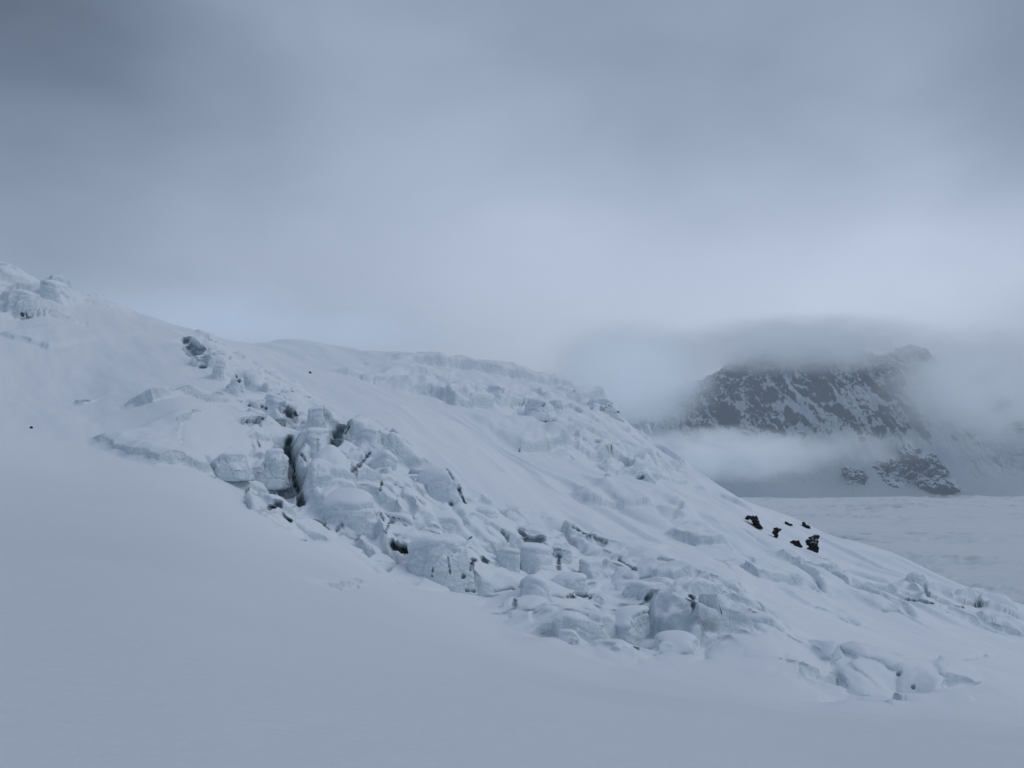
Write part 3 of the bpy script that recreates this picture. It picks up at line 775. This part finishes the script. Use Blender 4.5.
for i, (px, py, lab) in enumerate(DOTS):
    g = at(px, py); s = 2.2 * g[1] / F
    o = chunk('rock', (g[0], g[1], ground_z(g[0], g[1]) + s * .3), s * 1.5, s, s, i, 330 + i, 5, 9, 0.2, 0, (0, 0), M_ROCK, ICO4, cap=1)
    tag(o, lab, 'rock')

# ------------------------------------------------------------------ valley glacier
ys = np.exp(np.linspace(math.log(330), math.log(9000), 700)); ts = np.linspace(-0.9, 1.5, 900)
T, Yv = np.meshgrid(ts, ys); Xv = T * Yv
x, y = Xv.ravel(), Yv.ravel()
zv = -120 + fbm2(x / 700, y / 420, 3, 51) * 20 + fbm2(x / 210, y / 60, 4, 52) * 4.0 * sstep(-.3, .5, fbm2(x / 900, y / 500, 2, 53) + .25)
rg = fbm2(x / 160 + fbm2(x / 80, y / 80, 2, 55), y / 42, 4, 54, ridged=True)
bm_ = sstep(0.0, 0.5, fbm2(x / 600, y / 300, 3, 56) + 0.12)
zv += np.clip(rg - 0.40, 0, 1) * 22 * bm_
dkv = np.clip(sstep(0.62, 0.8, fbm2(x / 130, y / 26, 4, 57, ridged=True)) * bm_ * 0.5, 0, 1)
zv -= dkv * 12
valley = grid_mesh('valley_glacier', Xv, Yv, zv.reshape(Xv.shape), M_VALLEY, None, {'dark': dkv}); tag(valley, kind='structure')

# ------------------------------------------------------------------ mountain
MC = {
 430:[(2500,500),(2650,500),(2900,490),(3200,470),(3600,460),(4200,450)],
 560:[(2500,500),(2650,500),(2900,480),(3200,460),(3600,440),(4200,430)],
 660:[(2500,500),(2650,497),(2900,468),(3200,438),(3600,415),(4200,425)],
 740:[(2500,500),(2650,496),(2850,465),(3100,422),(3400,380),(4000,385)],
 820:[(2500,500),(2650,497),(2800,470),(3000,424),(3300,366),(4000,366)],
 870:[(2500,500),(2600,498),(2720,472),(2900,436),(3250,384),(4000,380)],
 920:[(2500,500),(2600,498),(2700,484),(2900,456),(3250,410),(4000,360)],
 960:[(2500,500),(2600,499),(2700,492),(2900,476),(3250,440),(4000,400)],
 1030:[(2500,500),(2600,499),(2750,489),(3000,468),(3400,440),(4200,400)],
 1200:[(2500,500),(2600,499),(2750,489),(3000,460),(3400,430),(4200,380)],
 1450:[(2500,500),(2600,499),(2750,480),(3000,440),(3400,410),(4200,360)],
}
mp = np.array([(tan_of(a, b), D / 1000., slope_of(b)) for a, l in MC.items() for D, b in l])
_P = np.c_[mp[:, 0] * 3, mp[:, 1]]; _W = _rbf_fit(_P, mp[:, 2])
tg = np.linspace(-0.2, 1.3, 1500); yg = np.linspace(2450, 4300, 620)
T, Ym = np.meshgrid(tg, yg); Xm = T * Ym
ti = np.linspace(-0.2, 1.3, 120); yi = np.linspace(2450, 4300, 60)
A, B = np.meshgrid(ti, yi)
S = _rbf_eval(np.c_[A.ravel() * 3, B.ravel() / 1000]).reshape(A.shape)
a = (T - ti[0]) / (ti[1] - ti[0]); b = (Ym - yi[0]) / (yi[1] - yi[0])
i = np.clip(a.astype(int), 0, len(ti) - 2); j = np.clip(b.astype(int), 0, len(yi) - 2); u = a - i; v = b - j
Sm = (S[j, i] * (1 - u) + S[j, i + 1] * u) * (1 - v) + (S[j + 1, i] * (1 - u) + S[j + 1, i + 1] * u) * v
x, y = Xm.ravel(), Ym.ravel()
zm = (Sm * Ym).ravel()
hgt = sstep(-95, 40, zm)
wxm = x + fbm2(x / 300, y / 300, 3, 60) * 90; wym = y + fbm2(x / 300, y / 300, 3, 61) * 90
rm = fbm2(wxm / 170 + wym / 700, wym / 460, 6, 62, ridged=True) * 75 + fbm2(wxm / 55, wym / 130, 5, 63, ridged=True) * 30 + fbm2(x / 16, y / 24, 4, 64, ridged=True) * 9
rib = (0.55 * fbm2(wxm / 150 + wym / 600, wym / 420, 5, 62, ridged=True) + 0.55 * fbm2(wxm / 50 + wym / 300, wym / 150, 5, 63, ridged=True)
       + 0.45 * fbm2(x / 15 + y / 60, y / 34, 4, 64, ridged=True) + 0.55 * fbm2(x / 190, y / 260, 3, 66)) - 2.0 * (1 - sstep(-60, 60, zm))
zm = zm + rm * hgt
zm -= 40 * (1 - sstep(2450, 2560, y))
mount = grid_mesh('mountain', Xm, Ym, zm.reshape(Xm.shape), M_MOUNT, None, {'rib': rib}); tag(mount, kind='structure')
CR = [(850,466,878,490,'leftmost snow-streaked crag at the foot of the mountain'),
      (880,460,914,489,'middle snow-streaked crag at the foot of the mountain'),
      (910,452,952,492,'largest snow-streaked crag at the foot of the mountain')]
for i, (x0, y0, x1, y1, lab) in enumerate(CR):
    D = 2680.; w = (x1 - x0) * D / F; h = (y1 - y0) * D / F
    c = (tan_of((x0 + x1) / 2, y1) * D, D + w * .4, slope_of((y0 + y1) / 2) * D)
    o = chunk('crag', c, w, w, h * 1.05, 0.5 * i, 400 + i, 6, 7, 0.30, -0.2, (0.2, -.6), M_CRAG, ICO6, cap=1.0, warp=0.22, nsz=0.25)
    tag(o, lab, 'crag', 'crags at the foot of the mountain')
print('mountain', time.time() - T0)

# ------------------------------------------------------------------ world and sun
w = bpy.data.worlds.new('World'); sc.world = w; w.use_nodes = True
w.node_tree.nodes.clear()
n = N(w.node_tree)
SUN_AZ, SUN_EL = rad(95), rad(48)      # azimuth right of the view direction
sky = n.new('ShaderNodeTexSky', sky_type='NISHITA'); sky.sun_disc = False
sky.sun_elevation = SUN_EL; sky.sun_rotation = SUN_AZ
tc = n.new('ShaderNodeTexCoord'); G = tc.outputs['Generated']
def blob(px, py, sig, amp):
    v = (384 - py) / F
    d = np.array([(px - 512) / F, CT - v * ST, ST + v * CT]); d /= np.linalg.norm(d)
    k = 1 / (sig / F) ** 2
    dot = n.vmath('DOT_PRODUCT', warp, tuple(d))
    e = n.math('EXPONENT', n.math('MULTIPLY', n.math('SUBTRACT', dot, 1.0), k))
    return n.math('MULTIPLY', e, amp)
nz_ = n.new('ShaderNodeTexNoise'); n.put(nz_.inputs['Vector'], n.mapping(G, (1, 1, 2.2))); nz_.inputs['Scale'].default_value = 2.2; nz_.inputs['Detail'].default_value = 3
off = n.vmath('SUBTRACT', nz_.outputs['Color'], (0.5, 0.5, 0.5))
warp = n.vmath('NORMALIZE', n.vmath('ADD', G, n.vmath('MULTIPLY', off, (0.22, 0.22, 0.10))))
val = 0.36
BL = [(-10,-10,90,-.20),(80,100,90,-.05),(700,330,130,.16),(850,272,100,.21),(1010,262,95,.21),(560,300,150,.14),(400,330,130,.06),(180,330,150,.05),(690,60,140,-.035),
      (1025,70,80,-.11),(975,165,50,-.10),(800,180,75,-.13),(640,185,70,-.07),(885,85,50,.07),(400,140,130,.02),(270,130,40,-.03),(480,60,110,-.02)]
for bl in BL:
    val = n.math('ADD', val, blob(*bl))
cl = n.noise(n.mapping(G, (1.0, 1.0, 1.7)), 4.5, 5, 0.5, 0.3)
val = n.math('ADD', val, n.math('MULTIPLY', n.math('SUBTRACT', cl, 0.5), 0.15))
sepw = n.new('ShaderNodeSeparateXYZ'); n.put(sepw.inputs[0], G)
up = n.mapr(sepw.outputs[2], 0.45, 0.85, 0.98, 0.80)
val = n.math('MULTIPLY', val, up)
comb = n.new('ShaderNodeCombineXYZ')
n.put(comb.inputs[0], n.math('MULTIPLY', n.math('POWER', val, 1.10), 0.915)); n.put(comb.inputs[1], n.math('MULTIPLY', n.math('POWER', val, 1.03), 1.035)); n.put(comb.inputs[2], n.math('MULTIPLY', n.math('POWER', val, 0.95), 1.265))
bg1 = n.new('ShaderNodeBackground'); n.put(bg1.inputs[0], comb.outputs[0]); bg1.inputs[1].default_value = 0.93
bg2 = n.new('ShaderNodeBackground'); n.put(bg2.inputs[0], sky.outputs[0]); bg2.inputs[1].default_value = 0.005
add = n.new('ShaderNodeAddShader'); n.put(add.inputs[0], bg1.outputs[0]); n.put(add.inputs[1], bg2.outputs[0])
wo = n.new('ShaderNodeOutputWorld'); n.put(wo.inputs[0], add.outputs[0])
sd = bpy.data.lights.new('sun', 'SUN'); sd.energy = 0.62; sd.angle = rad(35); sd.color = (1.0, 0.98, 0.955)
so = bpy.data.objects.new('sun', sd); COL.objects.link(so)
from mathutils import Vector
so.rotation_euler = Vector((math.sin(SUN_AZ) * math.cos(SUN_EL), math.cos(SUN_AZ) * math.cos(SUN_EL), math.sin(SUN_EL))).to_track_quat('Z', 'Y').to_euler()

# ------------------------------------------------------------------ mist and cloud (volumes standing where they hang)
FOG_ON = True
def fog(name, px, py, D, rx, ry, rz, dens, nscale, seed, color=(0.93, 0.96, 1.0), contrast=0.35, power=1.0, floor=0.0, g=0.0, glow=0.05):
    m, n, out = new_mat(name)
    tc = n.new('ShaderNodeTexCoord'); O = tc.outputs['Object']
    l = n.vmath('LENGTH', O)
    fall = n.mapr(l, 0.15, 0.98, 1.0, 0.0)
    sh = n.vmath('ADD', n.mapping(O, (1, ry / rx, 2.0 * rz / rx)), (seed * 3.1, seed * 1.7, 0))
    nn = n.noise(sh, nscale, 6, 0.6, 0.3)
    d = n.math('MULTIPLY', n.math('POWER', fall, power), n.mapr(nn, 0.5 - contrast, 0.5 + contrast, floor, 1.0))
    vs = n.new('ShaderNodeVolumeScatter'); vs.inputs['Color'].default_value = (*color, 1)
    n.put(vs.inputs['Density'], n.math('MULTIPLY', d, dens)); vs.inputs['Anisotropy'].default_value = g
    em = n.new('ShaderNodeEmission'); em.inputs['Color'].default_value = (0.50, 0.74, 1.0, 1)  # added glow brightens the fog in place of repeated scattering
    n.put(em.inputs['Strength'], n.math('MULTIPLY', d, dens * glow)); ad = n.new('ShaderNodeAddShader')
    n.put(ad.inputs[0], vs.outputs[0]); n.put(ad.inputs[1], em.outputs[0]); n.put(out.inputs['Volume'], ad.outputs[0])
    c0, f0 = ICO_S
    o = raw_mesh(name, c0, f0, m)
    o.location = (tan_of(px, py) * D, D, slope_of(py) * D); o.scale = (rx, ry, rz)
    o['kind'] = 'stuff'
    return o
ICO_S = ico(4)
if FOG_ON:
    W1 = (0.985, 0.995, 1.0)
    fog('cloud', 800, 346, 2980, 640, 420, 130, 0.017, 7.0, 9, W1, 0.13, g=0.8, glow=0.04, floor=0.12)
    fog('cloud', 975, 392, 2850, 380, 380, 270, 0.022, 3.2, 3, W1, 0.17, g=0.6, glow=0.045)
    fog('cloud', 628, 380, 2850, 370, 420, 240, 0.024, 3.2, 2, W1, 0.17, g=0.6, glow=0.07)
    fog('mist', 720, 455, 2600, 450, 240, 108, 0.036, 3.2, 4, W1, 0.17, glow=0.05)
    fog('mist', 850, 448, 2560, 330, 160, 85, 0.0075, 3.4, 5, W1, 0.17, glow=0.04)
    fog('mist', 215, 324, 300, 100, 70, 17, 0.045, 2.6, 6, W1, 0.22, g=0.6, glow=0.09)
    fog('mist', 350, 336, 300, 70, 50, 9, 0.045, 2.6, 7, W1, 0.22, g=0.6, glow=0.09)
    m, nn_, out = new_mat('haze')
    vs = nn_.new('ShaderNodeVolumeScatter'); vs.inputs['Color'].default_value = (0.80, 0.90, 1.0, 1); vs.inputs['Density'].default_value = 0.00015
    nn_.put(out.inputs['Volume'], vs.outputs[0])
    bx = np.array([(a, b, c) for a in (-3500, 6500) for b in (560, 7000) for c in (-200, 700)], float)
    fc = [(0, 1, 3, 2), (4, 6, 7, 5), (0, 4, 5, 1), (2, 3, 7, 6), (0, 2, 6, 4), (1, 5, 7, 3)]
    hz = raw_mesh('haze', bx, fc, m); hz['kind'] = 'stuff'

# ------------------------------------------------------------------ render settings
sc.render.engine = 'CYCLES'
sc.cycles.use_denoising = True
sc.cycles.max_bounces = 10; sc.cycles.diffuse_bounces = 4; sc.cycles.glossy_bounces = 2; sc.cycles.transparent_max_bounces = 8
sc.cycles.volume_bounces = 8
sc.cycles.volume_max_steps = 128
sc.view_settings.view_transform = 'Standard'; sc.view_settings.look = 'None'
sc.view_settings.exposure = 0; sc.view_settings.gamma = 1
print('script', time.time() - T0)
